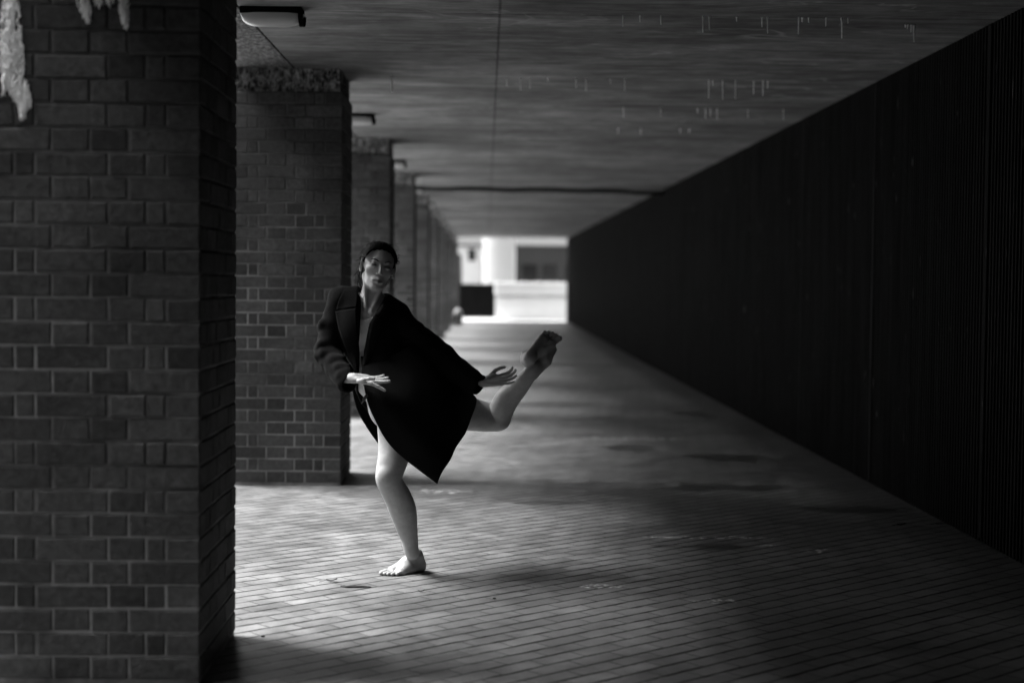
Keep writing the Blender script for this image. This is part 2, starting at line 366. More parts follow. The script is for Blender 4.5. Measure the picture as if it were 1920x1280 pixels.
class SDF:
    """distance field on a grid, shapes blended into it one after another"""
    def __init__(s, lo, hi, h, bg=.04):
        s.lo = np.array(lo, float); s.h = h; s.n = np.ceil((np.array(hi)-s.lo)/h).astype(int)+1
        s.a = np.full(s.n, bg, np.float32); s.bg = bg
    def sub(s, lo, hi):
        i0 = np.maximum(0, np.floor((np.array(lo)-s.lo)/s.h).astype(int)); i1 = np.minimum(s.n, np.ceil((np.array(hi)-s.lo)/s.h).astype(int)+1)
        if (i1 <= i0).any(): return None
        sl = tuple(slice(a, b) for a, b in zip(i0, i1))
        ax = [(s.lo[k]+s.h*np.arange(i0[k], i1[k])).astype(np.float32) for k in range(3)]
        return sl, ax[0][:, None, None], ax[1][None, :, None], ax[2][None, None, :]
    def put(s, sl, d, k, op):
        a = s.a[sl]
        if op == 'add':
            if k > 0:
                hh = np.clip(.5+.5*(a-d)/k, 0, 1); r = a*(1-hh)+d*hh-k*hh*(1-hh)
            else: r = np.minimum(a, d)
        else:
            nd = -d
            if k > 0:
                hh = np.clip(.5-.5*(a-nd)/k, 0, 1); r = a*(1-hh)+nd*hh+k*hh*(1-hh)
            else: r = np.maximum(a, nd)
        s.a[sl] = np.minimum(r, s.bg)
    def cap(s, p, q, r0, r1, k=.01, op='add', mod=None):
        p = np.array(p, float); q = np.array(q, float); m = max(r0, r1)+s.bg+k
        g = s.sub(np.minimum(p, q)-m, np.maximum(p, q)+m)
        if g is None: return
        sl, X, Y, Z = g; d = q-p; L2 = max(float(d@d), 1e-9)
        t = np.clip(((X-p[0])*d[0]+(Y-p[1])*d[1]+(Z-p[2])*d[2])/L2, 0, 1)
        dx = X-p[0]-t*d[0]; dy = Y-p[1]-t*d[1]; dz = Z-p[2]-t*d[2]
        ds = np.sqrt(dx*dx+dy*dy+dz*dz)-(r0+(r1-r0)*t)
        if mod is not None: ds = ds-mod(X, Y, Z)
        s.put(sl, ds, k, op)
    def chain(s, pts, k=.012, mod=None):
        P_ = [np.append(np.array(p, float), r) for p, r in pts]; n = (len(P_)-1)*4; Q = [catm(P_, i/4) for i in range(n+1)]
        s.cap(Q[0][:3], Q[1][:3], Q[0][3], Q[1][3], k)
        for a, b in zip(Q[1:-1], Q[2:]): s.cap(a[:3], b[:3], a[3], b[3], .0025, mod=mod)
    def ell(s, c, rad, axes=None, k=.01, op='add', mod=None):
        c = np.array(c, float); rad = np.array(rad, float); A_ = np.eye(3) if axes is None else np.array(axes, float); m = rad.max()+s.bg+k
        g = s.sub(c-m, c+m)
        if g is None: return
        sl, X, Y, Z = g; X = X-c[0]; Y = Y-c[1]; Z = Z-c[2]; k0 = 0; k1 = 0
        for i in range(3):
            u = X*A_[i][0]+Y*A_[i][1]+Z*A_[i][2]; k0 = k0+(u/rad[i])**2; k1 = k1+(u/rad[i]**2)**2
        k0 = np.sqrt(k0); d = k0*(k0-1)/np.maximum(np.sqrt(k1), 1e-6)
        if mod is not None: d = d-mod(X+c[0], Y+c[1], Z+c[2])
        s.put(sl, d, k, op)
    def mesh(s, name, origin=(0, 0, 0), adapt=0.0):
        g = openvdb.FloatGrid(s.bg); g.copyFromArray(s.a)
        g.transform = openvdb.createLinearTransform(voxelSize=1.0)
        if adapt > 0: v, t, q = g.convertToPolygons(0.0, adapt)
        else:
            v, q = g.convertToQuads(0.0); t = np.zeros((0, 3), int)
        v = v*s.h+s.lo-np.array(origin)
        me = bpy.data.meshes.new(name); me.from_pydata(v.tolist(), [], [tuple(x[::-1]) for x in q.tolist()]+[tuple(x[::-1]) for x in t.tolist()]); me.update()
        return me
ROOT = Vector((Wp(765, 1075).x, YF, 0))
dancer = empty('person', ROOT)
tag(dancer, 'barefoot dancer in an open long black coat balancing on one leg, other leg raised behind', 'person')
def V(*a): return np.array(Wp(*a))
ORG = np.array(ROOT)
# head frame
def headframe(roll, yaw, pitch):
    r, y, p = map(math.radians, (roll, yaw, pitch)); Yv = np.array([0, 1., 0])
    ez = np.array([math.sin(r), 0, math.cos(r)]); ex = np.array([math.cos(r), 0, -math.sin(r)])
    ey = -Yv*math.cos(y)+ex*math.sin(y); ex2 = ex*math.cos(y)+Yv*math.sin(y)
    ey2 = ey*math.cos(p)+ez*math.sin(p); ez2 = ez*math.cos(p)-ey*math.sin(p); return ex2, ey2, ez2
HX, HY, HZ = headframe(12, 12, 5); HO = V(708.5, 501, -.03)
def H(x, y, z): return HO+HX*x+HY*y+HZ*z
HA = (HX, HY, HZ)
def head(s, hair=False):
    E = lambda c, r, k=.01, op='add': s.ell(H(*c), r, HA, k, op)
    E((0, -.018, .034), (.072, .092, .080), 0)
    E((0, .026, -.016), (.056, .060, .086), .02)
    E((0, .034, -.073), (.038, .042, .032), .022)
    for sx in (-1, 1):
        s.cap(H(sx*.047, .0, -.052), H(sx*.016, .064, -.094), .010, .011, .016)      # jaw line
        E((sx*.042, .052, -.022), (.016, .016, .014), .022)                            # cheek bone
    E((0, .068, -.097), (.017, .014, .014), .015)
    s.cap(H(-.03, .076, .021), H(.03, .076, .021), .009, .009, .012)                  # brow
    for sx in (-1, 1):
        E((sx*.031, .090, .002), (.017, .012, .0105), .007, 'sub')
        E((sx*.031, .0735, .001), (.0135, .0125, .0118), .003)
    s.cap(H(0, .084, .006), H(0, .103, -.029), .0058, .0070, .007)
    E((0, .103, -.032), (.0066, .008, .0066), .005)
    for sx in (-1, 1):
        E((sx*.0105, .095, -.036), (.0048, .008, .0055), .005)
        E((sx*.0065, .100, -.0445), (.0035, .005, .003), .002, 'sub')
    E((0, .073, -.064), (.028, .018, .017), .012)                                     # muzzle
    s.cap(H(-.0245, .080, -.0645), H(0, .0915, -.0605), .0035, .0058, .003); s.cap(H(.0245, .080, -.0645), H(0, .0915, -.0605), .0035, .0058, .003)
    s.cap(H(-.021, .080, -.0695), H(0, .0895, -.0735), .004, .0068, .003); s.cap(H(.021, .080, -.0695), H(0, .0895, -.0735), .004, .0068, .003)
    s.cap(H(-.022, .088, -.0665), H(.022, .088, -.0665), .0016, .0016, .002, 'sub')
    s.cap(H(-.012, .086, -.082), H(.012, .086, -.082), .004, .004, .006, 'sub')
    for sx in (-1, 1):
        c = (sx*.0765, -.006, -.004); o = HX*sx*.5+HY*-.25
        ax = (HX*.92-HY*sx*.38, HY*.92+HX*sx*.38, HZ)
        s.ell(H(*c), (.0055, .016, .030), ax, .004)
        s.ell(H(sx*.0815, -.004, -.002), (.0055, .011, .020), ax, .002, 'sub')
        s.ell(H(sx*.076, .001, -.028), (.005, .008, .009), ax, .003)
def foot(s, O, f, l, u, tc=0.0, tl=1.0):
    P = lambda a, b, c: np.array(O)+f*a+l*b+u*c
    s.cap(P(.030, 0, .028), P(.052, 0, .075), .028, .031, .015)
    s.cap(P(.030, 0, .026), P(.028, 0, .024), .027, .025, .012)
    s.cap(P(.055, 0, .075), P(.105, -.004, .046), .031, .027, .018)
    s.cap(P(.105, -.006, .044), P(.158, -.014, .025), .026, .018, .015)
    s.cap(P(.05, .012, .022), P(.145, .028, .016), .020, .015, .015)
    s.cap(P(.105, .014, .034), P(.15, .018, .02), .022, .016, .015)
    s.cap(P(.120, -.022, .026), P(.168, -.026, .018), .018, .017, .012)
    s.cap(P(.020, 0, .032), P(.046, 0, .085), .020, .018, .02)
    for dz in (1, -1): s.ell(P(.055, .030*dz, .075), (.010, .010, .010), None, .012)   # ankle bones
    s.cap(P(.026, 0, .045), P(.048, 0, .095), .014, .014, .02)                             # heel tendon
    s.ell(P(.163, -.022, .012), (.020, .018, .013), (f, l, u), .008); s.ell(P(.145, .020, .012), (.020, .024, .012), (f, l, u), .008); s.ell(P(.034, 0, .016), (.034, .028, .017), (f, l, u), .008)
    s.ell(P(.095, -.040, -.004), (.050, .022, .017), (f, l, u), .012, 'sub')
    for (a, b, ln, sp, r) in ((.176, -.027, .046, -.03, .0118), (.176, -.006, .044, .0, .0080), (.170, .010, .042, .03, .0077), (.161, .024, .038, .07, .0074), (.150, .036, .033, .12, .0074)):
        d1 = f*math.cos(tc*.4)-u*math.sin(tc*.4)+l*sp; d2 = f*math.cos(.28+tc)-u*math.sin(.28+tc)+l*sp
        ln *= tl; sp *= tl**4; r *= 1+.9*(1-tl); p = P(a, b, .0165); q = p+d1*ln*.5; e = q+d2*ln*.5; s.cap(p, q, r*.92, r*.88, .004); s.cap(q, e, r*.86, r*1.04, .002)
def hand(s, O, f, n, t, curls, spread, thumb, sc=1.0):
    """O wrist, f towards the fingers, n out of the palm, t thumb side"""
    O = np.array(O); P = lambda a, b, c: O+(f*a+t*b+n*c)*sc
    kn = [(.088, .028), (.091, .009), (.087, -.010), (.080, -.027)]; L = [(.036, .022, .017), (.040, .025, .018), (.037, .023, .017), (.028, .018, .015)]; R_ = [.0092, .0095, .0089, .0079]
    s.cap(P(-.012, 0, 0), P(.0, 0, 0), .021*sc, .021*sc, .01); s.ell(P(0, 0, 0), (.016*sc, .026*sc, .018*sc), (f, t, n), .01)
    for i, (a, b) in enumerate(kn): s.cap(P(.008, b*.55, 0), P(a, b, -.001), .013*sc, .0098*sc, .008)
    s.cap(P(.02, .018, .006), P(.05, .030, .006), .014*sc, .011*sc, .01)      # thenar
    s.cap(P(.02, -.018, .005), P(.055, -.024, .004), .012*sc, .009*sc, .01)
    for i in range(4):
        a, b = kn[i]; p = P(a, b, 0); d = f*math.cos(spread[i])+t*math.sin(spread[i]); ang = 0
        for j in range(3):
            ang += curls[i][j]; dd = d*math.cos(ang)+n*math.sin(ang); q = p+dd*L[i][j]*sc; r = R_[i]*sc*(1-.11*j)
            s.cap(p, q, r, r*.9, .0035); p = q
    p = P(.030, .034, .006)
    for (da, ln, r) in zip(thumb, (.034, .028, .022), (.0105, .0095, .0085)):
        dd = f*da[0]+t*da[1]+n*da[2]; dd = dd/np.linalg.norm(dd); q = p+dd*ln*sc; s.cap(p, q, r*sc, r*sc*.93, .005); p = q
def nrm(v): v = np.array(v, float); return v/np.linalg.norm(v)
def torso(s, off=0.0):
    s.ell(V(692, 612, .03), (.135+off, .098+off, .16+off), (nrm((1, 0, -.22)), nrm((0, 1, 0)), nrm((.22, 0, 1))), 0)
    s.ell(V(708, 690, .03), (.115+off, .09+off, .15+off), None, .04)
    s.ell(V(736, 760, .03), (.108+off, .11+off, .115+off), None, .04)
    for dx in (-1, 1): s.ell(V(688+dx*17, 634, -.040), (.044+off, .036+off, .045+off), None, .03)   # breasts
def body():
    s = SDF(V(575, 1085, 0)*[1, 0, 0]+[0, YF-.36, -.012], V(1075, 440, 0)*[1, 0, 1]+[0, YF+.46, .02], .0027, .025)
    torso(s)
    s.cap(V(640, 562, .02), V(742, 590, .03), .05, .05, .03)
    # neck
    s.cap(H(0, -.034, -.055), V(690, 588, .015), .045, .050, .014)
    s.cap(H(-.05, -.005, -.045), V(686, 584, -.055), .011, .008, .012); s.cap(H(.045, -.0, -.05), V(694, 586, -.055), .010, .008, .012)
    s.cap(V(682, 587, -.055), V(640, 566, -.02), .009, .010, .014); s.cap(V(697, 590, -.055), V(740, 592, -.01), .009, .010, .014)   # collar bones
    head(s)
    # standing (left) leg
    T = [(741, 770, .02, 36), (742, 820, -.02, 33), (738, 855, -.07, 29), (731, 883, -.10, 25.5), (729, 897, -.105, 24), (736, 914, -.085, 23.6), (745.5, 931, -.06, 25), (755, 955, -.035, 25.2), (762, 985, -.01, 20.5), (767.5, 1008, .005, 16), (771, 1030, .015, 14), (773, 1036, .02, 13)]
    s.chain([(V(x, y, d), px2m(r)) for x, y, d, r in T], .02)
    s.ell(V(722, 890, -.135), (.03, .028, .036), None, .02)                   # knee cap
    s.ell(V(762, 946, .03), (.028, .036, .062), None, .03); s.ell(V(724, 868, -.115), (.022, .022, .035), None, .02)
    s.ell(V(745, 888, -.06), (.020, .03, .05), None, .02); s.cap(V(733, 893, -.135), V(734, 911, -.118), .010, .009, .012)
    s.cap(V(726, 910, -.115), V(757, 1000, -.015), .016, .010, .02)           # shin bone
    hp, tp = np.array(floorpt(797, 1069)), np.array(floorpt(722, 1079)); f = nrm(tp-hp); l = nrm(np.cross([0, 0, 1], f)); u = np.array([0, 0, 1.])
    if l[1] > 0: l = -l
    foot(s, hp+f*.004+[0, 0, -.001], f, l, u)
    # raised (right) leg
    R1 = [(762, 765, .10, 36), (830, 772, .15, 34), (880, 776, .19, 32), (915, 782, .21, 27.5), (934, 782, .21, 24), (943, 762, .17, 23.5), (953, 745, .14, 23), (970, 728, .10, 19), (984, 712, .06, 15.5), (996, 696, .035, 13), (1002, 688, .03, 12)]
    s.chain([(V(x, y, d), px2m(r)) for x, y, d, r in R1], .018)
    s.ell(V(936, 792, .20), (.045, .045, .032), None, .02)
    fx = nrm(np.array([.62, .62, .56])); l0 = np.array([-.62, .05, .78]); l = nrm(l0-fx*(l0@fx)); u = -nrm(np.cross(fx, l))
    if u[1] < 0: u = -u
    hc = V(994, 670, -.015)
    foot(s, hc-fx*.030-u*.026, fx, l, u, .5, .82)
    s.cap(V(1000, 699, .045), V(1022, 676, .055), .027, .029, .02); s.cap(V(1022, 676, .055), V(1036, 655, .08), .027, .020, .015)
    # arms (inside the sleeves) and hands
    s.chain([(V(636, 565, .02), .045), (V(612, 662, -.01), .034), (V(638, 703, -.14), .026), (V(664, 709, -.198), .021)], .02)
    s.chain([(V(746, 595, .03), .045), (V(828, 672, .04), .036), (V(908, 716, -.035), .021)], .02)
    f = nrm([.97, -.10, -.10]); n0 = np.array([.10, -.42, .90]); n = nrm(n0-f*(n0@f)); t = np.cross(n, f); t = t if t[1] < 0 else -t
    r = math.radians
    hand(s, V(664, 709, -.20), f, n, t, [(r(-16), r(-6), r(2)), (r(4), r(6), r(6)), (r(8), r(8), r(6)), (r(10), r(10), r(8))], [r(9), r(0), r(-2), r(-5)], [(.8, .35, .55), (.95, .05, .35), (1, -.05, .1)], .93)
    f = nrm([.965, .02, .16]); n0 = np.array([-.10, -.72, .70]); n = nrm(n0-f*(n0@f)); t = np.cross(n, f); t = t if t[2] > 0 else -t
    hand(s, V(910, 716, -.04), f, n, t, [(r(16), r(30), r(24)), (r(16), r(26), r(22)), (r(10), r(20), r(16)), (r(2), r(12), r(10))], [r(3), r(-1), r(-5), r(-10)], [(.8, .55, .25), (1, .25, .12), (1, .05, .0)], .92)
    return s
sb = body(); me = sb.mesh('body', ORG)
def m_skin():
    m = Mat('skin', .5, .35); n = m.noise(35, 5, .6); n2 = m.noise(6, 3); t = m.attr('tone')
    m.color(m.mul(m.rng(n, .3, .7, .36, .45), m.rng(n2, .3, .7, .92, 1.06), t)); m.bump(m.noise(300, 2), .0006, .4)
    m.b.inputs['Subsurface Weight'].default_value = .08; m.b.inputs['Subsurface Radius'].default_value = (.006, .006, .006); m.b.inputs['Subsurface Scale'].default_value = 1; return m.m
M['skin'] = m_skin()
co = np.empty(len(me.vertices)*3); me.vertices.foreach_get('co', co); co = co.reshape(-1, 3)+ORG
rel = co-HO; hx, hy, hz = rel@HX, rel@HY, rel@HZ
tone = np.ones(len(co))
def blend(d, a, ok, soft=.35):
    global tone
    w = np.clip((1+soft-d)/(2*soft), 0, 1)*ok; tone = tone*(1-w)+a*w
blend((hx/.0245)**2+((hz+.067)/.0088)**2, .5, hy > .07)
blend((np.abs(hx)/.022)**2+((hz+.0668)/.0022)**2, .25, hy > .07)
blend(((np.abs(hx)-.031)/.021)**2+((hz-.003)/.0115)**2, .68, hy > .05)
blend(((np.abs(hx)-.031)/.0145)**2+((hz-.001)/.0040)**2, .12, hy > .05, .5)
a = me.attributes.new('tone', 'FLOAT', 'POINT'); a.data.foreach_set('value', tone.astype(np.float32))
bo = link('body', me, M['skin'], dancer, True)
sm = bo.modifiers.new('smooth', 'CORRECTIVE_SMOOTH') if False else bo.modifiers.new('smooth', 'SMOOTH'); sm.factor = .5; sm.iterations = 2
# ---- hair
M['hair'] = simple('dark hair', .006, .7, .08, .3, 150)
def hair():
    s = SDF(HO-.2, HO+.2, .003, .03)
    s.ell(H(0, -.022, .036), (.0795, .099, .083), HA, 0)
    s.ell(H(0, -.09, -.01), (.045, .04, .05), HA, .03)                        # gathered low at the back
    sl, X, Y, Z = s.sub(HO-.2, HO+.2)
    dx, dy, dz = X-HO[0], Y-HO[1], Z-HO[2]
    lx = dx*HX[0]+dy*HX[1]+dz*HX[2]; ly = dx*HY[0]+dy*HY[1]+dz*HY[2]; lz = dx*HZ[0]+dy*HZ[1]+dz*HZ[2]
    rip = .0009*np.sin(lx*420+ly*60)+.0011*np.sin(lx*230+lz*90+1)
    cut = (ly-(.030+.42*lz-5.0*lx*lx+.002*np.sin(lx*300)))*.92
    ear = np.sqrt((np.abs(lx)-.080)**2+(ly+.004)**2+(lz+.014)**2)-.027
    s.a = np.maximum(np.maximum(s.a-rip, cut), -ear).astype(np.float32)
    s.a = np.minimum(s.a, s.bg)
    return s
hm = hair().mesh('hair', ORG)
hv = [tuple(v.co) for v in hm.vertices]; hf = [tuple(p.vertices) for p in hm.polygons]
m = MB(); m.v = hv; m.f = hf; m.t = [.5]*len(hf)
hr = random.Random(5)
for i in range(110):
    if i < 60:      # loose hairs standing off the crown and sides
        th = hr.uniform(-1.9, 1.9); y0 = hr.uniform(-.08, .03)
        n = np.array([math.sin(th)*.080, y0, .036+math.cos(th)*.083]); n[2] = max(n[2], -.02); up = nrm(HX*math.sin(th)+HZ*math.cos(th))
        p = H(*n); d = nrm(HX*hr.uniform(-1, 1)+HZ*hr.uniform(-.6, .3)+HY*hr.uniform(-.6, .2)); ln = hr.uniform(.012, .04); hgt = hr.uniform(.002, .010)
        pts = [p+d*ln*q+up*hgt*math.sin(math.pi*min(q*1.1, 1))+np.array([.002*math.sin(q*6+i), 0, .002*math.cos(q*5+i)]) for q in (0, .17, .33, .5, .67, .83, 1)]
    else:           # wisps falling behind the neck and before the ear
        sx = -1 if i < 96 else 1; p = H(sx*hr.uniform(.035, .082), hr.uniform(-.12, -.03), hr.uniform(-.04, .01)); ln = hr.uniform(.05, .15) if i < 96 else hr.uniform(.02, .07)
        w1, w2 = hr.uniform(-.03, .01), hr.uniform(-.02, .02)
        pts = [p+np.array([w1*q*q+w2*math.sin(q*5)*.5, .004*math.sin(q*7), -ln*q]) for q in (0, .2, .4, .6, .8, 1)]
    w0 = hr.choice((.7, .8, 1.7)); m.tube([tuple(q-ORG) for q in pts], [.0011*w0]+[.0009*w0]*(len(pts)-2)+[.0004*w0], 4, False)
for i in range(620):       # combed back from the hairline to the knot
    th = hr.uniform(-1.75, 1.75); pts = []; lift = hr.uniform(-.001, .0025); wv = hr.uniform(-1, 1)
    for t in range(9):
        q = t/8; a_ = th*(1-.55*q)+.05*wv*math.sin(q*7); ph = -.95+q*2.7       # from front to back over the crown
        x_ = (.0785+lift)*math.sin(a_)*math.cos(ph*.5); up = (.082+lift)*math.cos(a_); y_ = -.022-(.098+lift)*math.sin(ph)
        cz = max(math.cos(ph), -.4); pts.append(H(x_, y_, .036+up*cz if t else .036+up*cz))
    if pts[0] is not None: m.tube([tuple(q-ORG) for q in pts], [.0006]+[.0010]*7+[.0005], 4, False)
m.build('hair', M['hair'], dancer, True); bpy.data.meshes.remove(hm)
for sx in (-1, 1):
    m = MB(); pts = []
    for i in range(8):
        q = i/7; pts.append(tuple(H(sx*(.014+.034*q), .0865-.013*q*q, .0195+.010*math.sin(q*2.2)-.004*q)-ORG))
    m.tube(pts, [.0018, .0026, .0027, .0025, .0023, .0019, .0014, .0008], 6); m.build('eyebrow', M['hair'], dancer, True)
# ---- leotard
M['ribbon'] = simple('grey ribbon', .12, .8, .2, .1, 40)
M['leotard'] = simple('pale leotard', .65, .8, .2, .06, 40)
s = SDF(V(600, 860, 0)*[1, 0, 1]+[0, YF-.3, 0], V(820, 560, 0)*[1, 0, 1]+[0, YF+.3, 0], .004, .03); torso(s, .004)
sl, X, Y, Z = s.sub(s.lo, s.lo+s.n*s.h)
zt = V(684, 598, -.07)[2]; s.a = np.minimum(np.maximum(s.a, (Z-(zt+.25*(X-V(684, 598)[0])**2*30))), s.bg).astype(np.float32)
l = link('leotard', s.mesh('leotard', ORG), M['leotard'], dancer, True)
# ---- coat: shoulders, body and sleeves
def m_coat():
    m = Mat('black wool', .95, .05); n = m.noise(220, 4, .7); n2 = m.noise(14, 4); m.color(m.mul(m.rng(n, .3, .7, .0045, .0095), m.rng(n2, .3, .7, .85, 1.15)))
    m.b.inputs['Sheen Weight'].default_value = .022; m.b.inputs['Sheen Roughness'].default_value = .4
    m.bump(m.math('ADD', n, m.mul(n2, 1.5)), .0022, .8); return m.m
M['coat'] = m_coat()
coat = SDF(V(570, 960, 0)*[1, 0, 1]+[0, YF-.38, 0], V(930, 510, 0)*[1, 0, 1]+[0, YF+.4, 0], .0036, .03)
def fold(p, q, amp, freq, seed, skew=.6):
    p = np.array(p); q = np.array(q); L_ = np.linalg.norm(q-p); d = (q-p)/L_; a = nrm(np.cross(d, [0, 1, 0])); b = np.cross(d, a)
    def f_(X, Y, Z):
        t = (X-p[0])*d[0]+(Y-p[1])*d[1]+(Z-p[2])*d[2]; u = (X-p[0])*a[0]+(Y-p[1])*a[1]+(Z-p[2])*a[2]; v = (X-p[0])*b[0]+(Y-p[1])*b[1]+(Z-p[2])*b[2]
        th = np.arctan2(u, v); ph = t*freq+skew*th+seed
        ph2 = ph+1.6*np.sin(t*31+seed)+.9*np.sin(th*2+t*17)
        return amp*.95*(np.sin(ph2*.8)+.6*np.sin(ph2*.37+1.3*th))*(.5+.5*np.sin(th*1.0+t*23+seed))
    return f_
coat.ell(V(690, 612, .03), (.168, .125, .17), (nrm((1, 0, -.22)), nrm((0, 1, 0)), nrm((.22, 0, 1))), 0)
coat.ell(V(712, 690, .03), (.135, .125, .16), None, .05)
coat.ell(V(735, 742, .04), (.14, .15, .10), None, .05)
coat.cap(V(640, 560, .02), V(745, 592, .03), .058, .06, .03)
coat.cap(V(628, 553, .02), V(668, 548, .02), .028, .03, .015); coat.cap(V(750, 582, .03), V(722, 562, .02), .036, .032, .015)   # shoulder pads
p, q, e = V(636, 566, .02), V(615, 662, -.02), V(650, 716, -.165)
coat.cap(p, V(622, 610, .0), .052, .056, .015, mod=fold(p, q, .003, 70, 1)); coat.cap(V(622, 610, .0), q, .056, .058, .01, mod=fold(p, q, .0045, 85, 1))
coat.cap(q, e, .060, .049, .012, mod=fold(q, e, .0045, 80, 2))
p, q, e = V(744, 598, .03), V(830, 677, .03), V(893, 719, -.03)
coat.cap(p, V(790, 642, .03), .062, .066, .02, mod=fold(p, q, .004, 75, 3)); coat.cap(V(790, 642, .03), q, .066, .070, .012, mod=fold(p, q, .0055, 60, 2.2))
coat.cap(q, e, .070, .051, .02, mod=fold(q, e, .0055, 60, .6))
for (x0, y0, d0, x1, y1, d1, r) in ((594, 616, -.01, 612, 600, -.045, .010), (588, 653, -.04, 612, 640, -.070, .012), (590, 667, -.06, 618, 660, -.090, .012), (604, 681, -.085, 640, 671, -.125, .012), (614, 696, -.11, 650, 686, -.165, .011), (627, 711, -.14, 646, 700, -.19, .010),
                                (810, 634, .03, 828, 690, -.035, .016), (838, 656, .03, 846, 702, -.04, .014), (866, 682, .0, 868, 720, -.06, .012), (773, 608, .03, 786, 640, -.03, .014)):
    x0 += 3; d0 += .010; d1 += .010; mid_ = V((x0+x1)/2, (y0+y1)/2-2, min(d0, d1)+.002)
    coat.cap(V(x0, y0, d0), mid_, r*.45, r*.95, .024); coat.cap(mid_, V(x1+6, y1-3, d1+.008), r*.95, r*.3, .024)
# straight-cut cuffs, hollow inside
def cuff(c, d, r):
    d = nrm(d); a = nrm(np.cross(d, [0, 1, 0])); b = np.cross(d, a)
    g = coat.sub(c-.09, c+.09); sl, X, Y, Z = g; t = (X-c[0])*d[0]+(Y-c[1])*d[1]+(Z-c[2])*d[2]
    rr = np.sqrt(np.maximum((X-c[0])**2+(Y-c[1])**2+(Z-c[2])**2-t*t, 0))
    cutp = np.maximum(np.maximum(t-.006, -.04-t*0), -99); near = (rr < r+.03) & (t > -.05)
    A_ = coat.a[sl]; A2 = np.maximum(A_, np.where((t > -.02) & (rr < .085), t-.006, -1)); hole = np.maximum(rr-r, -(t+.04)); A2 = np.maximum(A2, np.where(t > -.06, -hole, -1))
    coat.a[sl] = np.minimum(A2, coat.bg)
cuff(V(656, 719, -.185), V(656, 719, -.185)-V(615, 662, -.02), .036)
cuff(V(899, 724, -.04), V(899, 724, -.04)-V(830, 677, .03), .040)
# front opening
def opening():
    sl, X, Y, Z = coat.sub(coat.lo, coat.lo+coat.n*coat.h)
    zs = [V(0, y, -.1)[2] for y in (500, 545, 575, 600, 640, 680, 705, 740, 800, 860)]
    lx = [V(x, 640, -.1)[0] for x in (676, 675, 675, 674, 673, 672, 671, 668, 664, 660)]
    rx = [V(x, 640, -.1)[0] for x in (733, 722, 706, 692, 684, 678, 675, 690, 712, 735)]
    o = np.argsort(zs); zs = np.array(zs)[o]; lx = np.array(lx)[o]; rx = np.array(rx)[o]
    zz = Z.ravel(); L_ = np.interp(zz, zs, lx)[None, None, :]; R_ = np.interp(zz, zs, rx)[None, None, :]
    slot = np.maximum(np.maximum(L_-X, X-R_), Y-(YF+.02))
    k = .008; nd = -slot; a_ = coat.a; hh = np.clip(.5-.5*(a_-nd)/k, 0, 1); r = a_*(1-hh)+nd*hh+k*hh*(1-hh); coat.a = np.minimum(r, coat.bg).astype(np.float32)
    # room for the neck
opening()
coat.cap(H(0, -.02, -.05), V(692, 575, .02), .066, .06, .01, 'sub')
cme = coat.mesh('coat', ORG); cob = link('coat', cme, M['coat'], dancer, True)
sm = cob.modifiers.new('smooth', 'SMOOTH'); sm.factor = .5; sm.iterations = 1
bvh = BVHTree.FromPolygons([v.co+ROOT for v in cme.vertices], [tuple(p.vertices) for p in cme.polygons])
def on_coat(px, py, lift):
    d = raydir(px, py).normalized(); o = Vector((0, 0, CAM_H)); h_ = bvh.ray_cast(o, d)
    return (h_[0]-d*lift) if h_[0] else Wp(px, py, -.12)
# skirt of the coat: one cloth from the near front edge round the back to the far front edge
NET = [  # columns: (px, py, dy) from waist to hem
 [(676, 668, -.07), (684, 732, -.16), (701, 782, -.17), (738, 841, -.17), (820, 907, -.17)],
 [(705, 668, -.075), (716, 740, -.18), (745, 790, -.20), (783, 838, -.20), (829, 884, -.17)],
 [(738, 664, -.07), (757, 740, -.17), (785, 785, -.18), (818, 822, -.17), (849, 852, -.12)],
 [(765, 650, -.06), (798, 692, -.09), (829, 734, -.10), (853, 778, -.08), (868, 817, -.02)],
 [(785, 640, .0), (815, 680, .0), (845, 712, .02), (869, 738, .05), (884, 778, .08)],
 [(790, 645, .07), (822, 680, .08), (850, 706, .11), (876, 728, .16), (893, 744, .20)],
 [(785, 705, .15), (805, 730, .22), (826, 755, .27), (842, 778, .30), (860, 790, .32)],
 [(745, 710, .18), (756, 745, .25), (770, 780, .29), (780, 806, .31), (790, 828, .32)],
 [(700, 715, .13), (704, 745, .19), (712, 780, .23), (728, 810, .25), (745, 836, .25)],
 [(660, 715, .02), (663, 742, .07), (672, 772, .11), (692, 806, .14), (716, 839, .15)]]
net = [[V(*c) for c in col] for col in NET]
NS, NT_ = 110, 44; m = MB(); grid = []
for i in range(NS+1):
    u = i/NS*(len(net)-1); col = []
    for j in range(NT_+1):
        tt = j/NT_*4; pc = [catm(c, tt) for c in net]; p = catm(pc, u); col.append(p)
    grid.append(col)
G = np.array(grid); du = np.gradient(G, axis=0); dv = np.gradient(G, axis=1); nn = np.cross(du, dv); nn /= np.linalg.norm(nn, axis=2, keepdims=True)+1e-9
ii, jj = np.meshgrid(np.arange(NS+1), np.arange(NT_+1), indexing='ij')
uu, vv_ = ii/NS, jj/NT_
edge = np.clip(np.minimum(uu, 1-uu)/.05, 0, 1)
w_ = (.005*np.sin(uu*22+vv_*2.0)+.003*np.sin(uu*41-vv_*4+1))*np.clip(vv_*1.3, 0, 1)*edge
G = G+nn*w_[..., None]
for i in range(NS+1):
    for j in range(NT_+1): m.v.append(tuple(G[i, j]-ORG))
for i in range(NS):
    for j in range(NT_): b = i*(NT_+1)+j; m.f.append((b, b+1, b+NT_+2, b+NT_+1)); m.t.append(.5)
sk = m.build('skirt', M['coat'], cob, True); so = sk.modifiers.new('solid', 'SOLIDIFY'); so.thickness = .006; so.offset = 0
